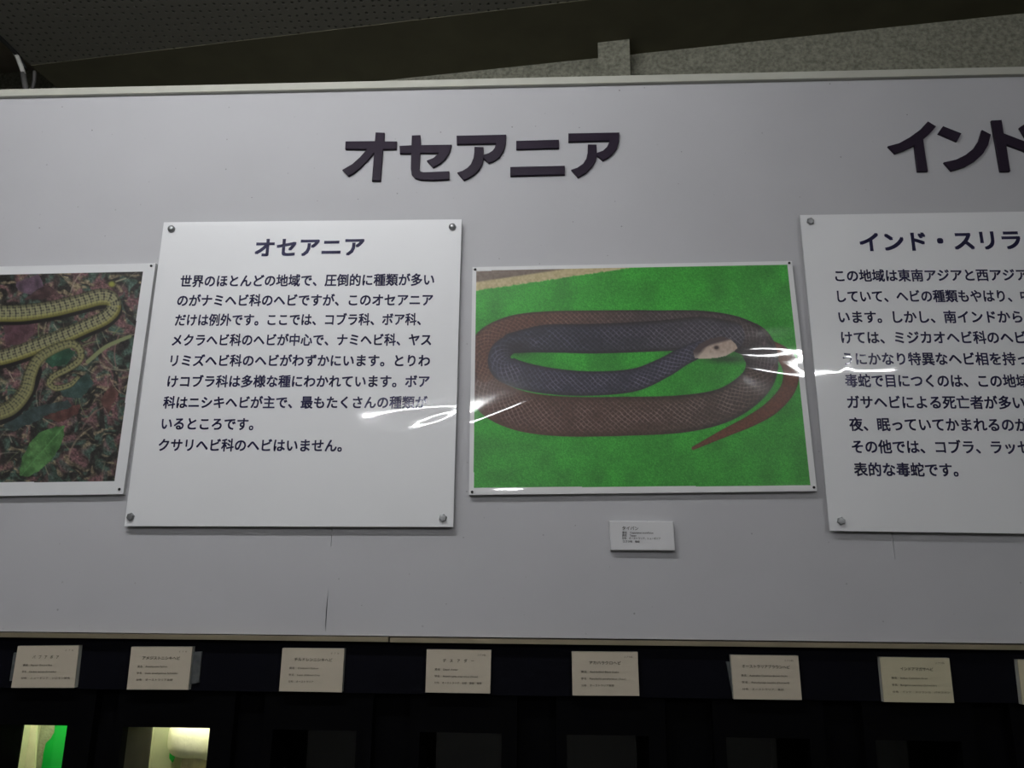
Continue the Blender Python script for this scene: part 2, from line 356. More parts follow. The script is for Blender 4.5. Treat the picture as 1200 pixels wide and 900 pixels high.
def sign(name, quad, lines, bolts, disp, label, yf=-0.012):
    q = [xz(p, yf + 0.0012) for p in quad]
    root = prism(name, [q], yf + 0.0012, yf + 0.004, M['backing'])
    tag(root, label, 'sign', 'bolted text signs on the display board')
    grid_sheet('laminate', quad, 150, 150, yf, M['sheet'], root, disp)
    for body, p0, p1, h, bold in lines: text_line('text_line', body, p0, p1, h, yf, M['ink'], root, bold, disp)
    for u, v, dark in bolts:
        b = dome('bolt', u, v, yf - 0.0003, 0.0066, M['steel'], root, dark)
        c = W(u, v, yf - 0.003)
        tube('spacer', [(c.x, yf + 0.0045, c.z), (c.x, 0.0, c.z)], 0.004, M['oldsteel'], b, 10)
    return root
d1 = bumps([(492, 470, 34, 13, 10, 0.4), (516, 506, 16, 10, 25, 0.3), (500, 480, 42, 5, 6, 0.2), (508, 496, 34, 5, 22, 0.2), (508, 452, 34, 5, 18, 0.22), (541, 545, 14, 20, 0, 0.4), (330, 440, 160, 150, 0, 0.9)])
sign('text_sign', [(192, 260.5), (541, 257), (531, 617.5), (145.5, 616.5)], [
    ('オセアニア', (299, 291), (427, 289.5), 22, 0.03),
    ('世界のほとんどの地域で、圧倒的に種類が多い', (211.5, 330), (509, 328), 14, 0.023),
    ('のがナミヘビ科のヘビですが、このオセアニア', (208, 352.6), (507.5, 351.8), 14, 0.023),
    ('だけは例外です。ここでは、コブラ科、ボア科、', (205.5, 375.5), (493.5, 374.6), 14, 0.023),
    ('メクラヘビ科のヘビが中心で、ナミヘビ科、ヤス', (202, 399), (505.5, 398.5), 14, 0.023),
    ('リミズヘビ科のヘビがわずかにいます。とりわ', (200, 423), (504, 423), 14, 0.023),
    ('けコブラ科は多様な種にわかれています。ボア', (196.5, 447.3), (503.5, 447.3), 14.2, 0.023),
    ('科はニシキヘビが主で、最もたくさんの種類が', (191.5, 472), (501, 472), 14.4, 0.023),
    ('いるところです。', (189.5, 496.8), (297.5, 497.5), 14.6, 0.023),
    ('クサリヘビ科のヘビはいません。', (186, 521.8), (401, 522.6), 14.8, 0.023)],
    [(200.5, 268, 0), (530, 265.5, 0), (152.5, 605.5, 1), (519, 607, 1)], d1,
    'white text sign headed オセアニア bolted at its four corners')
d2 = bumps([(1000, 436, 44, 8, 2, 0.16), (988, 428, 8, 22, -32, 0.3), (978, 438, 6, 20, 20, 0.2), (1035, 438, 30, 14, 0, 0.2), (1120, 430, 160, 150, 0, 0.8)])
sign('text_sign', [(937.5, 252), (1325, 246), (1378, 628), (972.5, 622)], [
    ('インド・スリラ', (1007, 284.5), (1196, 281.5), 23, 0.03),
    ('この地域は東南アジアと西アジア', (978.5, 323.7), (1204, 322.5), 14.2, 0.023),
    ('していて、ヘビの種類もやはり、中', (981, 347.7), (1208, 347.3), 14.4, 0.023),
    ('います。しかし、南インドから', (982.5, 372), (1197.5, 371.8), 14.6, 0.023),
    ('けては、ミジカオヘビ科のヘビ', (985.5, 396), (1202, 396), 14.8, 0.023),
    ('うにかなり特異なヘビ相を持っ', (987.5, 421), (1204, 421), 15, 0.023),
    ('毒蛇で目につくのは、この地域', (990, 446.5), (1205.5, 447), 15.2, 0.023),
    ('ガサヘビによる死亡者が多い', (992.5, 471.6), (1200.5, 472.3), 15.4, 0.023),
    ('夜、眠っていてかまれるのが', (995, 497.7), (1205, 498.4), 15.6, 0.023),
    ('その他では、コブラ、ラッセ', (998, 523.8), (1206.5, 524.6), 15.8, 0.023),
    ('表的な毒蛇です。', (1000.5, 550.4), (1122.5, 551.2), 16, 0.023)],
    [(950, 259, 1), (986, 610.5, 1), (1313, 254, 1), (1364, 616, 1)], d2,
    'white text sign headed インド bolted below the heading インド')

# ------------------------------------------------------------------ printed pictures
def vnoise(x, y, seed):
    rs = np.random.RandomState(seed); T = rs.rand(256, 256)
    xi = np.floor(x).astype(int); yi = np.floor(y).astype(int); fx = x - xi; fy = y - yi
    fx = fx * fx * (3 - 2 * fx); fy = fy * fy * (3 - 2 * fy); g = lambda a, b: T[a % 256, b % 256]
    return (g(xi, yi) * (1 - fx) + g(xi + 1, yi) * fx) * (1 - fy) + (g(xi, yi + 1) * (1 - fx) + g(xi + 1, yi + 1) * fx) * fy
def slin(a):
    a = np.clip(np.asarray(a, float) / 255, 0, 1); return np.where(a <= 0.04045, a / 12.92, ((a + 0.055) / 1.055) ** 2.4)
def spline(pts, rad, n=26):
    P = np.array(pts, float); R = np.array(rad, float); P = np.vstack([2 * P[0] - P[1], P, 2 * P[-1] - P[-2]]); R = np.r_[R[0], R, R[-1]]
    t = np.linspace(0, 1, n, endpoint=False)[:, None]; out, rr = [], []
    for i in range(1, len(P) - 2):
        a, b, c, d_ = P[i - 1:i + 3]
        out.append(0.5 * (2 * b + (c - a) * t + (2 * a - 5 * b + 4 * c - d_) * t ** 2 + (3 * b - a - 3 * c + d_) * t ** 3))
        rr.append(R[i] + (R[i + 1] - R[i]) * t[:, 0])
    return np.vstack(out), np.concatenate(rr)
def body(img, U, V, pts, rad, fn):
    P, R = spline(pts, rad); m = R.max() + 2
    sel = np.where((U > P[:, 0].min() - m) & (U < P[:, 0].max() + m) & (V > P[:, 1].min() - m) & (V < P[:, 1].max() + m))[0]
    if not len(sel): return
    T = np.gradient(P, axis=0); T /= np.linalg.norm(T, axis=1)[:, None] + 1e-9
    A = np.r_[0, np.cumsum(np.linalg.norm(np.diff(P, axis=0), axis=1))]
    for ch in np.array_split(sel, max(1, len(sel) // 20000)):
        d2_ = (U[ch, None] - P[None, :, 0]) ** 2 + (V[ch, None] - P[None, :, 1]) ** 2
        k = d2_.argmin(1); dx, dy = U[ch] - P[k, 0], V[ch] - P[k, 1]
        lat = dx * -T[k, 1] + dy * T[k, 0]; r = R[k]; dist = np.sqrt(d2_[np.arange(len(ch)), k])
        s = A[k] + dx * T[k, 0] + dy * T[k, 1]
        al = np.clip((r - dist) / 0.9 + 0.5, 0, 1)[:, None]
        c = fn(s, lat, r, U[ch], V[ch], T[k])
        img[ch] = img[ch] * (1 - al) + c * al
def inside(U, V, poly):
    r = np.zeros(U.shape, bool); n = len(poly)
    for i in range(n):
        (x0, y0), (x1, y1) = poly[i], poly[(i + 1) % n]
        if y0 != y1: r ^= ((y0 > V) != (y1 > V)) & (U < (x1 - x0) * (V - y0) / (y1 - y0) + x0)
    return r
def mixc(a, b, t): t = np.asarray(t)[:, None]; return np.asarray(a, float) * (1 - t) + np.asarray(b, float) * t
def quadmask(U, V, q): return inside(U, V, q)

def paint_taipan(U, V):
    n1 = vnoise(U * 0.5, V * 0.5, 1); n2 = vnoise(U * 1.1, V * 1.1, 2); n3 = vnoise(U * 0.05, V * 0.05, 3)
    n4 = np.random.RandomState(8).rand(len(U))
    g = 0.2 * n1 + 0.4 * n2 + 0.4 * n4
    img = mixc((20, 84, 20), (56, 140, 48), g) * (0.9 + 0.2 * n3)[:, None]
    # pale kerb and brown ground in the upper corner
    edge = 341 - (U - 556) * 0.148
    k = np.clip((edge - V) / 1.5 + 0.5 + (n1 - 0.5), 0, 1)
    img = img * (1 - k[:, None]) + mixc((128, 116, 84), (150, 138, 106), n1) * k[:, None]
    k = np.clip((edge - 10 - V) / 2 + 0.5, 0, 1) * np.clip((690 - U) / 30, 0, 1)
    img = img * (1 - k[:, None]) + mixc((72, 60, 50), (88, 76, 66), n1) * k[:, None]
    def scales(s, lat, r, px, py):
        a = s / px + 0.28 * (vnoise(s * 0.12, lat * 0.12, 41) - 0.5); b = lat / py + 0.3 * (vnoise(s * 0.13, lat * 0.13, 42) - 0.5)
        q = np.abs(np.sin(math.pi * (a + b) / 1)) * np.abs(np.sin(math.pi * (a - b)))
        return np.clip(1 - q * 2.3, 0, 1) * (0.45 + 0.55 * np.abs(np.sin(math.pi * (a + b))) ** 0.5)
    def skin(dark, light, edge_c, px=6.8, py=6.0, topc=None, amt=0.78):
        def f(s, lat, r, u, v, T):
            w = np.clip(np.abs(lat) / r, 0, 1)
            upness = lat * np.sign(T[:, 0] + 1e-6) / r          # -1 at the upper side of the body
            sc = scales(s, lat, r, px, py)
            base = mixc(dark, dark if topc is None else topc, np.clip(0.5 - 0.8 * upness, 0, 1))
            sc = sc * np.clip(0.25 + 1.1 * vnoise(u * 0.06, v * 0.09, 15) * (0.55 + 0.9 * vnoise(u * 0.8, v * 0.8, 16)), 0, 1)
            c = base * (1 - (sc * amt * (1 - w ** 3))[:, None]) + np.asarray(light, float) * (sc * amt * (1 - w ** 3))[:, None]
            c = mixc(c, edge_c, np.clip((w - 0.74) / 0.26, 0, 1) * 0.75)
            n = vnoise(u * 0.7, v * 0.7, 9)
            return c * (0.85 + 0.3 * n)[:, None]
        return f
    def greyer(f, c, u0, u1):                  # the skin turns to another tone along the body
        return lambda s, l, r, u, v, T: mixc(f(s, l, r, u, v, T), c(s, l, r, u, v, T), np.clip((u - u0) / (u1 - u0), 0, 1))
    low_l = skin((58, 38, 32), (124, 104, 98), (62, 42, 32)); low_r = skin((54, 44, 40), (124, 108, 100), (36, 32, 30))
    brown = greyer(low_l, low_r, 600, 850)
    redbr = greyer(skin((60, 38, 30), (112, 82, 68), (40, 26, 20), 6.2, 5.6), skin((50, 42, 42), (96, 88, 90), (30, 26, 26), 6.2, 5.6), 620, 760)
    blue = greyer(skin((30, 29, 36), (84, 82, 98), (24, 22, 24)), skin((44, 41, 46), (104, 98, 106), (34, 28, 26)), 680, 800)
    bluelow = skin((38, 36, 45), (104, 100, 116), (32, 29, 32), 6.6, 6.0)
    tail = skin((74, 44, 32), (94, 60, 46), (52, 32, 22), 6, 5, amt=0.35)
    body(img, U, V, [(886, 402), (906, 409), (921, 420), (927, 438), (922, 458), (904, 478), (880, 493), (848, 508), (811, 526)], [7, 8.5, 9.5, 9.5, 9, 8.5, 7, 5, 2], tail)
    body(img, U, V, [(570, 425), (566, 446), (580, 468), (612, 482), (660, 488), (730, 488), (800, 485), (850, 474), (884, 450), (893, 425), (884, 402), (858, 390)],
         [17, 20, 23, 23.5, 23.5, 23, 22, 20, 19, 19, 20, 20], brown)
    body(img, U, V, [(568, 436), (562, 415), (572, 396), (600, 382), (640, 376), (700, 374), (770, 374), (830, 378), (872, 392), (892, 418)],
         [12, 13, 13, 12, 11, 10, 10, 13, 17, 19], redbr)
    body(img, U, V, [(600, 402), (640, 397), (700, 397), (770, 394), (820, 391), (856, 394)], [12, 16.5, 17.5, 18, 20, 18], blue)
    body(img, U, V, [(622, 402), (598, 404), (586, 416), (592, 432), (628, 444), (683, 449.5), (740, 446), (776, 432), (800, 418), (822, 408)],
         [8, 11, 13, 16, 16, 14.5, 13.5, 12, 11, 10], bluelow)
    # deep shade inside the left bend and under the chin
    for (cu, cv, a, b, st) in ((605, 407, 18, 10, 0.75), (850, 421, 26, 5, 0.6), (870, 410, 22, 9, 0.35)):
        w = st * np.exp(-((U - cu) / a) ** 2 - ((V - cv) / b) ** 2); img[:] = img * (1 - w[:, None]) + np.array((18, 16, 18.)) * w[:, None]
    # head
    head = [(812, 412), (820, 403), (832, 397), (846, 394.5), (855, 397), (862, 403.5), (864, 408), (860, 412), (851, 417), (840, 419.5), (826, 420.5), (814, 420)]
    k = inside(U, V, head)
    hc = mixc((128, 112, 100), (150, 134, 122), vnoise(U * 0.4, V * 0.4, 12))
    dark_top = np.clip((404.5 - V + (U - 838) * -0.28) / 3, 0, 1) + np.clip((825 - U + (V - 412) * -0.8) / 5, 0, 1)
    hc = mixc(hc, (56, 46, 46), np.clip(dark_top, 0, 1)); hc = mixc(hc, (165, 154, 144), np.clip((V - 412) / 6, 0, 1) * 0.5)
    img[k] = hc[k]
    e = np.exp(-((U - 839.5) / 2.6) ** 2 - ((V - 407.5) / 2.0) ** 2); img[:] = mixc(img, (38, 28, 28), np.clip(e * 1.5, 0, 1))
    alb = slin(img) * 2.0
    white = ~quadmask(U, V, [(558, 317.5), (922.7, 310), (949.6, 569), (555, 571.5)])
    alb[white] = (0.78, 0.775, 0.775)
    return alb

def paint_litter(U, V):
    n = lambda f, s: vnoise(U * f, V * f, s)
    w1 = n(0.06, 21) * 3; wx, wy = U + 18 * n(0.07, 22), V + 18 * n(0.07, 23)
    a = vnoise(wx * 0.09, wy * 0.09, 24); b = vnoise(wx * 0.16 + 7, wy * 0.16, 25); c = n(0.45, 26); f = n(0.9, 27)
    img = mixc((34, 32, 30), (92, 62, 64), np.clip((a - 0.42) * 3, 0, 1))
    img = mixc(img, (52, 72, 62), np.clip((b - 0.55) * 3.5, 0, 1))
    img = mixc(img, (104, 92, 70), np.clip((vnoise(wx * 0.13, wy * 0.3, 28) - 0.66) * 4, 0, 1))
    img = img * (0.45 + 0.55 * c + 0.5 * f)[:, None]
    rs = random.Random(5)
    for i in range(190):                                 # straws, twigs and stalks
        u0, v0 = rs.uniform(-240, 165), rs.uniform(322, 562); an = rs.uniform(0, math.pi); L = rs.uniform(5, 24); wd_ = rs.uniform(0.5, 1.3)
        dx, dy = U - u0, V - v0; p = dx * math.cos(an) + dy * math.sin(an); q = -dx * math.sin(an) + dy * math.cos(an) + 0.01 * p * p
        k = np.clip(1.2 - np.abs(q) / wd_, 0, 1) * (np.abs(p) < L)
        col = rs.choice([(142, 124, 96), (120, 116, 92), (92, 104, 66), (108, 80, 74), (150, 140, 120)])
        img = mixc(img, col, k * rs.uniform(0.35, 0.8))
    def leaf(poly, col, col2, vein=None):
        nonlocal img
        m = inside(U + 2 * n(0.2, 31), V + 2 * n(0.2, 32), poly)
        img[m] = (mixc(col, col2, n(0.08, 33) * 0.6 + 0.4 * n(0.5, 34)) * (0.62 + 0.38 * n(0.16, 35) + 0.3 * n(0.8, 36) * n(0.3, 37))[:, None])[m]
    leaf([(5, 378), (40, 373), (42, 392), (26, 405), (8, 406)], (84, 54, 62), (100, 70, 78))
    leaf([(20, 332), (46, 322), (52, 336), (36, 346), (22, 342)], (76, 58, 74), (96, 74, 90))
    leaf([(28, 352), (56, 334), (70, 344), (52, 352)], (58, 40, 42), (84, 60, 60))
    leaf([(54, 425), (60, 412), (78, 406), (90, 414), (80, 428), (62, 432)], (30, 66, 50), (52, 92, 66))
    leaf([(94, 382), (112, 378), (116, 390), (98, 402), (90, 396)], (38, 70, 48), (56, 90, 60))
    leaf([(70, 455), (104, 440), (112, 450), (96, 468), (74, 466)], (36, 58, 54), (58, 80, 74))
    leaf([(4, 500), (40, 478), (80, 470), (86, 478), (50, 492), (18, 506)], (40, 56, 56), (60, 74, 72))
    leaf([(50, 490), (96, 474), (92, 486), (70, 496)], (70, 40, 38), (92, 56, 50))
    leaf([(118, 470), (132, 452), (140, 462), (128, 486)], (74, 44, 42), (100, 66, 60))
    leaf([(-120, 470), (-60, 440), (-30, 470), (-70, 520), (-110, 510)], (60, 74, 52), (84, 96, 66))
    def snake(yel, stripe, light, per=7.5):
        def fn(s, lat, r, u, v, T):
            w = lat / r; up = w * np.sign(T[:, 0] + 1e-6)
            ch = np.sin(2 * math.pi * (s / per + np.abs(w) * 0.55)); chk = np.sin(math.pi * lat / 3.4) * np.sin(math.pi * s / 3.7)
            base = mixc(yel, light, np.clip(up * 1.4 - 0.3, 0, 1))
            chk = np.sin(math.pi * (s / 3.3 + lat / 3.3)) * np.sin(math.pi * (s / 3.3 - lat / 3.3)); dk_ = np.clip(ch * 0.75 + 1.0 * chk + 0.1, 0, 1) * np.clip(1.15 - np.clip(up, 0, 1) * 1.4, 0, 1)
            c = mixc(base, stripe, np.clip(dk_ * 0.85 + 0.18 * np.clip(chk, 0, 1), 0, 1))
            return c * (1.05 - 0.5 * np.clip(np.abs(w) - 0.55, 0, 1) / 0.45)[:, None]
        return fn
    sh = lambda pts, rad: body(img, U, V, pts, rad, lambda s, l, r, u, v, T: np.tile(np.array((26, 24, 24.)), (len(s), 1)))
    up_pts = [(-230, 420), (-140, 390), (-60, 372), (-10, 368), (25, 367), (62, 362), (95, 354), (118, 348), (131, 351), (133, 362), (122, 373), (100, 383), (72, 395), (40, 407), (10, 417), (-40, 430), (-110, 462), (-245, 500)]
    up_r = [12, 12, 11, 9.5, 10, 9.5, 9.5, 10, 9, 8.5, 8.5, 8.5, 9, 9, 9, 9, 9, 9]
    sh([(p[0] + 1, p[1] + 4) for p in up_pts], up_r)
    body(img, U, V, up_pts, up_r, snake((112, 110, 78), (46, 46, 40), (128, 122, 46)))
    sh([(-10, 492), (16, 480), (34, 456), (42, 434)], [10, 10, 9, 8])
    body(img, U, V, [(-250, 548), (-130, 530), (-60, 508), (-10, 487), (14, 477), (30, 458), (36, 438), (46, 420), (66, 408), (84, 403), (94, 410), (93, 422), (80, 432), (63, 441), (58, 449), (66, 455), (82, 451), (92, 442)],
         [10, 10, 9, 9, 9, 8.5, 7.5, 6.5, 5.5, 5, 4.5, 4.3, 4, 3.6, 3.4, 3.6, 3.2, 2], snake((104, 102, 66), (58, 58, 42), (126, 122, 70), 5.5))
    leaf([(23, 558), (26, 540), (36, 520), (50, 507), (66, 501), (78, 500), (75, 516), (66, 535), (50, 550), (34, 560)], (54, 100, 48), (80, 128, 66))
    k = np.clip(1.2 - np.abs((U - 24) - (558 - V) * 0.88) / 0.7, 0, 1) * inside(U, V, [(23, 558), (26, 540), (50, 507), (78, 500), (66, 535), (34, 560)])
    img = mixc(img, (84, 150, 74), k * 0.5)
    body(img, U, V, [(103, 424), (122, 408), (138, 400), (153, 394)], [2.4, 2.4, 2.2, 2], lambda s, l, r, u, v, T: np.tile(np.array((104, 112, 72.)), (len(s), 1)))
    body(img, U, V, [(136, 330), (148, 326)], [0.9, 0.8], lambda s, l, r, u, v, T: np.tile(np.array((120, 116, 92.)), (len(s), 1)))
    e = np.exp(-(((U - 131) / 4) ** 2 + ((V - 333) / 3.6) ** 2) ** 2); img = mixc(img, (120, 124, 40), e)
    lum = img.mean(1, keepdims=True); img = img * 0.8 + lum * 0.2
    alb = slin(img) * 1.5
    alb[~quadmask(U, V, [(-190, 326), (167.6, 318), (134.5, 563.6), (-232, 569)])] = (0.78, 0.78, 0.79)
    return alb

def picture(name, quad, paint, nu, nv, pins, disp, label, yf=-0.010):
    root = prism(name, [[xz(p, yf + 0.0014) for p in quad]], yf + 0.0014, 0.0, M['backing'])
    tag(root, label, 'picture', 'laminated snake photographs on the display board')
    grid_sheet('print', quad, nu, nv, yf, print_material('laminated_' + name), root, disp, paint)
    for u, v in pins: dome('pin', u, v, yf - 0.0006, 0.0022, M['pin'], root)
    return root
d3 = bumps([(905, 392, 46, 17, 3, 0.6), (930, 420, 30, 22, 10, 0.5), (896, 384, 42, 7, 4, 0.4), (890, 408, 48, 7, 1, 0.4), (902, 436, 48, 8, -14, 0.45), (938, 400, 10, 26, 0, 0.4), (592, 481, 58, 9, 24, 0.55),
            (600, 577, 50, 4.5, 1, 0.62), (925, 573, 40, 4.5, -1, 0.62), (720, 520, 90, 40, 10, 0.8), (750, 400, 170, 90, 0, 1.0)])
picture('snake_photograph', [(553.6, 313), (928, 305.8), (957.5, 575.5), (549.5, 580)], paint_taipan, 610, 410,
        [(556.8, 315.6), (925, 308), (954, 571), (553.2, 576.4)], d3, 'laminated photograph of a dark coiled snake on bright green grass')
d4 = bumps([(60, 440, 160, 120, 0, 0.5), (-60, 440, 120, 120, 0, 0.5)])
picture('snake_photograph', [(-205, 317), (182.5, 308.3), (144.3, 579), (-250, 585)], paint_litter, 560, 380,
        [(177, 311.4), (139.6, 573.2), (-200, 321), (-244, 580)], d4, 'laminated photograph of a yellow and black snake on leaf litter')

# caption plate under the green photograph
yc = -0.011
cap = prism('caption_plate', [[xz(p, yc) for p in ((714, 610.5), (789, 611), (791.3, 645.3), (715.6, 644.6))]], yc, 0.0, M['caption'], None, 0.0008)
tag(cap, 'small white caption plate below the photograph with green grass', 'sign')
for t_, p0, p1, h in (('タイパン', (729, 619), (748, 619.4), 4.6), ('学名　Oxyuranus scutellatus', (729, 624.2), (765.5, 624.4), 2.7), ('英名　Taipan', (729, 627.4), (745.5, 627.6), 2.7),
                      ('分布　オーストラリア、ニューギニア', (729, 630.8), (774, 631.2), 2.7), ('コブラ科　毒蛇', (730, 634.6), (749.5, 634.8), 2.7)):
    text_line('text_line', t_, p0, p1, h, yc, M['cardink'], cap, 0.01)

# ------------------------------------------------------------------ name cards on the black fascia
CARDS = [
 ([(21, 757), (92.5, 756.5), (87, 806), (13, 806)], 'パ　プ　ア　ボ　ア', (38.5, 770), (69, 770), 'ボ　ア　科', ['英名　Papuan Ground Boa', '学名　Candoia carinata (Schneider)', '分布　ニューギニア　ソロモン諸島'], 'パプアボア', [0.47, 0.55, 0.78]),
 ([(154, 758), (225.5, 758), (220.5, 808.3), (148.5, 808)], 'アメジストニシキヘビ', (167, 771), (211, 771.4), 'ボ　ア　科', ['英名　Amethystine Python', '学名　Liasis amethystinus Schneider', '分布　オーストラリア北部'], 'アメジストニシキヘビ', [0.49, 0.68, 0.6]),
 ([(331, 759.5), (403.5, 760), (400.5, 811.3), (327, 810)], 'チルドレンニシキヘビ', (345, 772.6), (389.5, 773.6), 'ボ　ア　科', ["英名　Children's Python", '学名　Liasis childreni Gray', '分布　オーストラリア'], 'チルドレンニシキヘビ', [0.47, 0.5, 0.4]),
 ([(500, 761), (575.5, 762), (574.3, 812.7), (498.5, 811.5)], 'デ　ス　ア　ダ　ー', (519, 774.2), (555.5, 774.6), 'コブラ科', ['英名　Death Adder', '学名　Acanthophis antarcticus (Shaw)', '分布　オーストラリア　北部　東部　南部'], 'デスアダー', [0.36, 0.67, 0.73]),
 ([(670, 763.5), (747.3, 764), (749.2, 815.5), (671, 815)], 'アカハラクロヘビ', (690.5, 776.6), (727.5, 777), 'コブラ科', ['英名　Red-bellied Black Snake', '学名　Pseudechis porphyriacus (Shaw)', '分布　オーストラリア東部'], 'アカハラクロヘビ', [0.57, 0.67, 0.49]),
 ([(856, 767.5), (935.3, 768.5), (939.8, 820.3), (860, 819.3)], 'オーストラリアブラウンヘビ', (869.5, 780.6), (925.5, 782), 'コブラ科', ['英名　Australian Common Brown Snake', '学名　Pseudonaja textilis (Dumeril)', '分布　オーストラリア　東部'], 'オーストラリアブラウンヘビ', [0.68, 0.7, 0.61]),
 ([(1031, 770), (1112.3, 771.3), (1118.3, 823.8), (1036, 822.6)], 'インドアマガサヘビ', (1055, 783.6), (1093.5, 784.6), 'コブラ科', ['英名　Indian Common Krait', '学名　Bungarus caeruleus (Schneider)', '分布　インド　スリランカ　パキスタン'], 'インドアマガサヘビ', [0.52, 0.64, 0.82]),
 ([(1192.5, 773), (1273, 774.4), (1281, 827), (1198.5, 825.6)], None, None, None, None, None, None, None),
]
def lerp2(q, s, t):
    f = lambda k: q[0][k] * (1 - s) * (1 - t) + q[1][k] * s * (1 - t) + q[2][k] * s * t + q[3][k] * (1 - s) * t
    return (f(0), f(1))
yk = -0.004
CLAB = ['cream name card above the terrarium with the green sheet', 'cream name card with a wide strip of cloudy tape sticking out beside it',
        'cream name card right under the open split in the display board', 'cream name card titled with five widely spaced characters',
        'cream name card right under the small white caption plate', 'cream name card with the longest title, for the Australian brown snake',
        'yellowed name card for the Indian krait under the sign about India', 'yellowed name card of which only one corner is in view']
for i, (q, nm, p0, p1, fam, rows, lab, ends) in enumerate(CARDS):
    root = prism('name_card', [[xz(p, yk) for p in q]], yk, yk + 0.0015, M['yellowcard' if i > 5 else 'card'])
    prism('acrylic_base', [[xz(p, yk) for p in q]], yk + 0.0015, 0.006, M['acrylic'], root)
    tag(root, CLAB[i], 'name card', 'name cards on the black fascia')
    if nm:
        text_line('text_line', nm, p0, p1, 4.2, yk, M['cardink'], root, 0.012)
        text_line('text_line', fam, lerp2(q, 0.79, 0.115), lerp2(q, 0.92, 0.115), 2.4, yk, M['cardink'], root, 0.0)
        for k, (row, e) in enumerate(zip(rows, ends)):
            t = 0.46 + k * 0.155
            text_line('text_line', row, lerp2(q, 0.135, t), lerp2(q, 0.135 + e, t), 2.7, yk, M['cardink'], root, 0.004)
    if i in (0, 5): prism('tape', [[xz(p, 0.002) for p in ((q[0][0] - 5, q[0][1] + 8), (q[0][0] + 4, q[0][1] + 8), (q[3][0] + 6, q[3][1] - 8), (q[3][0] - 2, q[3][1] - 8))]], 0.002, 0.006, M['tape'], root)
    if i == 1: prism('tape', [[xz(p, 0.002) for p in ((226, 764), (236.5, 764), (233, 800), (222, 802))]], 0.002, 0.006, M['tape'], root)

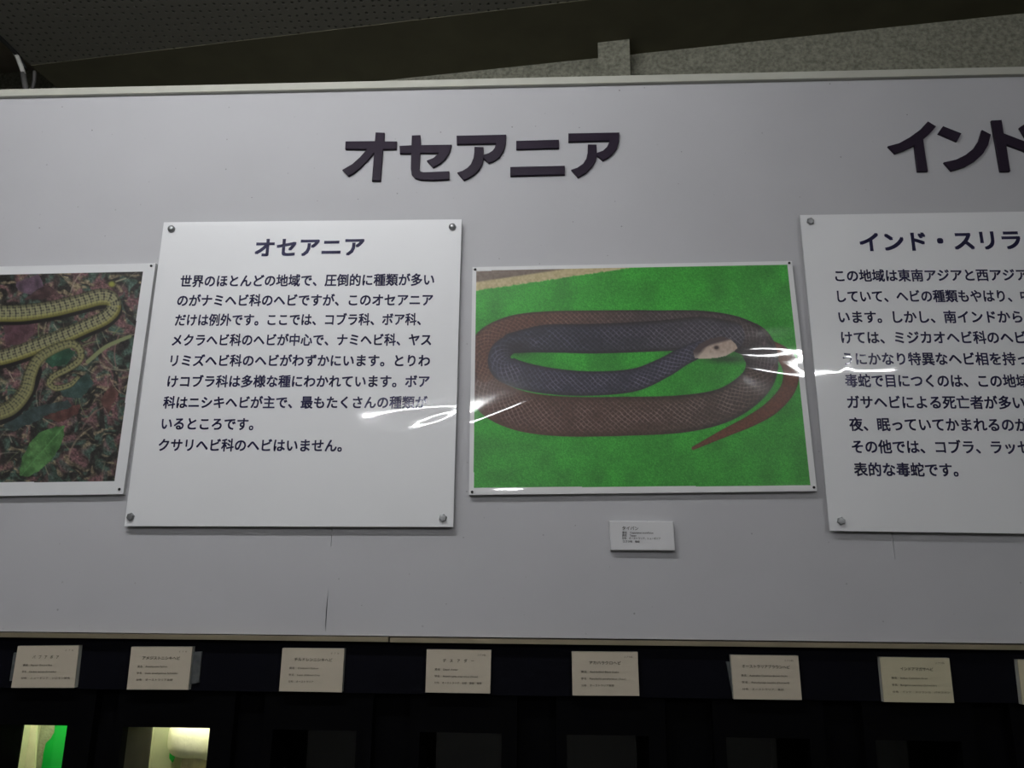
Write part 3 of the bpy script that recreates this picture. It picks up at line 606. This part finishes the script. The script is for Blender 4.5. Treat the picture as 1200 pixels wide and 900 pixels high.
# ------------------------------------------------------------------ terrariums under the fascia
FR = [(-58, 108, -18, 78.5), (135, 273, 144, 246), (308, 436, 320, 418), (480, 606, 492, 588), (652, 780, 664, 760), (836, 966, 850, 948), (1012, 1142, 1024, 1124), (1186, 1316, 1200, 1298)]
TLAB = ['black terrarium with a green sheet and cream post inside', 'black terrarium with a pale rounded stone inside',
        'unlit black terrarium under the open split in the display board', 'unlit black terrarium under the name card with five widely spaced characters',
        'unlit black terrarium under the small white caption plate', 'unlit black terrarium under the name card with the longest title',
        'unlit black terrarium under the corner bolt of the sign about India', 'unlit black terrarium next to the one under the sign about India, its card cut off']
YF, YG, YI, YB = 0.012, 0.03, 0.115, 0.26
zft = zf - 0.001; zot = W(195, 852.5, YF).z; zob = zot - 0.26; zfb = zob - 0.05
for i, (f0, f1, o0, o1) in enumerate(FR):
    x0, x1 = W(f0, 852, YF).x, W(f1, 852, YF).x; a, b = W(o0, 852, YF).x, W(o1, 852, YF).x
    root = empty('terrarium', ((x0 + x1) / 2, YF, zfb)); tag(root, TLAB[i], 'terrarium', 'terrariums in a row under the fascia')
    off = Vector(root.location)
    def add(o):
        o.parent = root; o.matrix_parent_inverse = Matrix.Translation(-off); return o
    fr = add(pyd('frame', [(x, y, z) for y in (YF, YG) for x, z in ((x0, zfb), (x1, zfb), (x1, zft), (x0, zft), (a, zob), (b, zob), (b, zot), (a, zot))],
             [(0, 1, 5, 4), (1, 2, 6, 5), (2, 3, 7, 6), (3, 0, 4, 7), (8, 9, 13, 12), (9, 10, 14, 13), (10, 11, 15, 14), (11, 8, 12, 15),
              (0, 1, 9, 8), (1, 2, 10, 9), (2, 3, 11, 10), (3, 0, 8, 11), (4, 5, 13, 12), (5, 6, 14, 13), (6, 7, 15, 14), (7, 4, 12, 15)], M['blackframe']))
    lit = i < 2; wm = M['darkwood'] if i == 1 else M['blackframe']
    add(box('side_panel', a - 0.012, a, YG, YI, zob, zot, wm)); add(box('side_panel', b, b + 0.012, YG, YI, zob, zot, wm))
    add(box('top_panel', a - 0.012, b + 0.012, YG, YI, zot, zot + 0.012, M['blackframe'])); add(box('bottom_panel', a - 0.012, b + 0.012, YG, YI, zob - 0.012, zob, M['blackframe']))
    add(box('glass_pane', a - 0.001, b + 0.001, YI - 0.006, YI - 0.003, zob, zot, M['glass']))
    ca0, cb0 = (a - 0.045, b + 0.003)
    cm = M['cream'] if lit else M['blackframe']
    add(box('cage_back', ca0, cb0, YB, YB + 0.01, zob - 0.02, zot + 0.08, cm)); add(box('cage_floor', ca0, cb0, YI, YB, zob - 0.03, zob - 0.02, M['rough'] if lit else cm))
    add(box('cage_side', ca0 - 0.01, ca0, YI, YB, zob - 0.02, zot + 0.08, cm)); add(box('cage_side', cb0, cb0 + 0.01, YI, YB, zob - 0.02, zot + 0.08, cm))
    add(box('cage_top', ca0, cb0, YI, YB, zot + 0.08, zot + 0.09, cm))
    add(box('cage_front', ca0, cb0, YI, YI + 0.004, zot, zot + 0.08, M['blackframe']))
    if lit:
        add(tube('cage_lamp', [(ca0 + 0.02, YI + 0.022, zot + 0.03), (cb0 - 0.02, YI + 0.022, zot + 0.03)], 0.009, CAGE_TUBE))
    if i == 0:
        yy = 0.205
        add(prism('post', [[xz(p, yy) for p in ((29.5, 800), (46, 800), (37, 980), (17, 980))]], yy, yy + 0.004, M['post']))
        yy = 0.235
        add(prism('plaster_patch', [[xz(p, yy) for p in ((36, 800), (90, 800), (82, 980), (20, 980))]], yy, yy + 0.01, M['rough']))
        add(prism('green_sheet', [[xz(p, yy - 0.006) for p in ((64, 800), (100, 800), (90, 980), (44, 980), (48, 905), (50.5, 892), (51, 884), (54, 871), (60, 865), (64, 858), (65, 848))]], yy - 0.006, yy - 0.001, M['green']))
    if i == 1:
        yy = 0.195
        add(prism('pale_panel', [[xz(p, 0.215) for p in ((174, 800), (204, 800), (198, 980), (164, 980))]], 0.215, 0.225, M['cream']))
        add(prism('green_sheet', [[xz(p, 0.21) for p in ((206, 800), (200.5, 870), (199.5, 888), (203, 893), (206, 885), (212, 800))]], 0.207, 0.212, M['green']))
        bm = bmesh.new(); bmesh.ops.create_icosphere(bm, subdivisions=4, radius=1.0)
        c = W(229, 868, yy); rs = random.Random(3)
        k = 0.0017
        for v in bm.verts:
            p = v.co.copy(); wob = 1 + 0.06 * math.sin(3.1 * p.x + 1.3) * math.cos(2.7 * p.z) + 0.04 * math.sin(6 * p.y + 4 * p.x)
            sq = lambda t: math.copysign(abs(t) ** 0.75, t)
            v.co = Vector((c.x + sq(p.x) * 29 * k * wob, c.y + p.y * 0.03, c.z + sq(p.z) * 18 * k * wob - 0.006 * p.x))
        me = bpy.data.meshes.new('rounded_stone'); bm.to_mesh(me); bm.free(); add(link('rounded_stone', me, None, M['stone'], True))
        b0 = W(232, 884, yy + 0.01)
        add(tube('stump', [b0 + Vector((0, 0, 0.01)), b0 + Vector((0.002, 0, -0.03)), b0 + Vector((0, 0, -0.08)), Vector((b0.x, b0.y, zob - 0.02))], [0.026, 0.028, 0.034, 0.042], M['brown'], None, 16))
struct(prism('wall_casing', [[(seams[0], zfb), (seams[4], zfb), (seams[4], zft), (seams[0], zft)]], 0.262 + 0.012, 0.29, M['blackframe']), 'black rear casing of the terrariums')
cas = bpy.data.objects['wall_casing']; ed = [(W(f[2], 852, YF).x, W(f[3], 852, YF).x) for f in FR]
for l_, r_ in zip([seams[0]] + [e[1] + 0.013 for e in ed], [e[0] - 0.013 for e in ed] + [seams[4]]):
    if r_ > l_: box('filler_strip', l_, r_, YG + 0.002, YG + 0.01, zfb, zft + 0.005, M['blackframe'], cas)
box_ = struct(box('wall_base', seams[0], seams[4], YF, 0.45, 0.0, zfb - 0.001, M['blackframe']), 'black cabinet base under the terrariums')

# ------------------------------------------------------------------ cables at the edge of the dropped ceiling
pc = WZ(19, 63, HC - 0.006); yq = pc.y
cb = empty('hanging_cable', (pc.x, pc.y, pc.z)); tag(cb, 'white and grey cable hanging at the edge of the dropped ceiling', 'cable')
def cadd(o): o.parent = cb; o.matrix_parent_inverse = Matrix.Translation(-Vector(cb.location)); return o
cadd(tube('white_length', [W(17.5, 62, yq), W(20.5, 67, yq), W(24, 76, yq), W(26.5, 83, yq), W(28, 87.5, yq)], 0.0052, M['cable']))
cadd(tube('grey_length', [W(27, 86, yq), W(28.5, 95, yq), W(31, 108, yq), W(33, 125, yq)], 0.0062, M['greycable']))  # the cable turns from white to a darker, thicker grey here
cadd(tube('grey_length', [W(40.5, 84, yq + 0.03), W(40, 95, yq + 0.03), W(37, 108, yq + 0.03), W(34, 125, yq + 0.03)], 0.004, M['greycable']))
cadd(tube('black_edge_tube', [WZ(-30, 15, HC - 0.008), WZ(0, 44, HC - 0.008), WZ(12, 56, HC - 0.008), WZ(20, 63.5, HC - 0.008), W(24, 70, yq + 0.01), W(29, 80, yq + 0.01)], 0.0048, M['blacktube']))  # black tube following the edge of the dropped ceiling

# ------------------------------------------------------------------ fluorescent lamps under the ceiling
def lamp(name, a, b, glow, label, z=HC):
    a = Vector((a[0], a[1], z)); b = Vector((b[0], b[1], z)); c = (a + b) / 2
    root = empty(name + '_lamp_offscreen', c); tag(root, label, 'lamp', 'fluorescent lamps under the ceiling')
    def add(o): o.parent = root; o.matrix_parent_inverse = Matrix.Translation(-c); return o
    t = (b - a).normalized(); n = Vector((-t.y, t.x, 0)); e = 0.03
    q = [a - t * e + n * 0.045, b + t * e + n * 0.045, b + t * e - n * 0.045, a - t * e - n * 0.045]
    add(slab('housing', [(p.x, p.y) for p in q], z - 0.045, z, M['housing']))
    dz = Vector((0, 0, -0.075))
    add(tube(name + '_tube_offscreen', [a + dz, b + dz], 0.013, glow, None, 12))
    for p, s in ((a, -1), (b, 1)):
        h = p + t * s * 0.012
        qq = [h + t * 0.012 + n * 0.02, h - t * 0.012 + n * 0.02, h - t * 0.012 - n * 0.02, h + t * 0.012 - n * 0.02]
        add(slab('socket', [(r.x, r.y) for r in qq], z - 0.092, z - 0.045, M['housing']))
def mirror(u, v, z):                               # where a source at height z stands whose reflection in the board is at a pixel
    p = W(u, v, -0.01); d = p - CAM; d.y = -d.y; k = (z - p.z) / d.z; r = p + d * k; return (r.x, r.y)
LZ = HC - 0.075
lamp('hall_fluorescent', mirror(430, 491, LZ), mirror(612, 473, LZ), REAR_TUBE, 'white fluorescent lamp opposite the sign about Oceania')
lamp('rear_fluorescent', mirror(880, 446, LZ), mirror(1050, 429, LZ), REAR_TUBE, 'white fluorescent lamp opposite the sign about India')
lamp('aisle_fluorescent', (-1.2, -0.97), (0.0, -0.91), MAIN_TUBE, 'white fluorescent lamp over the aisle in front of the board')

bpy.data.objects.remove(_fo, do_unlink=True)
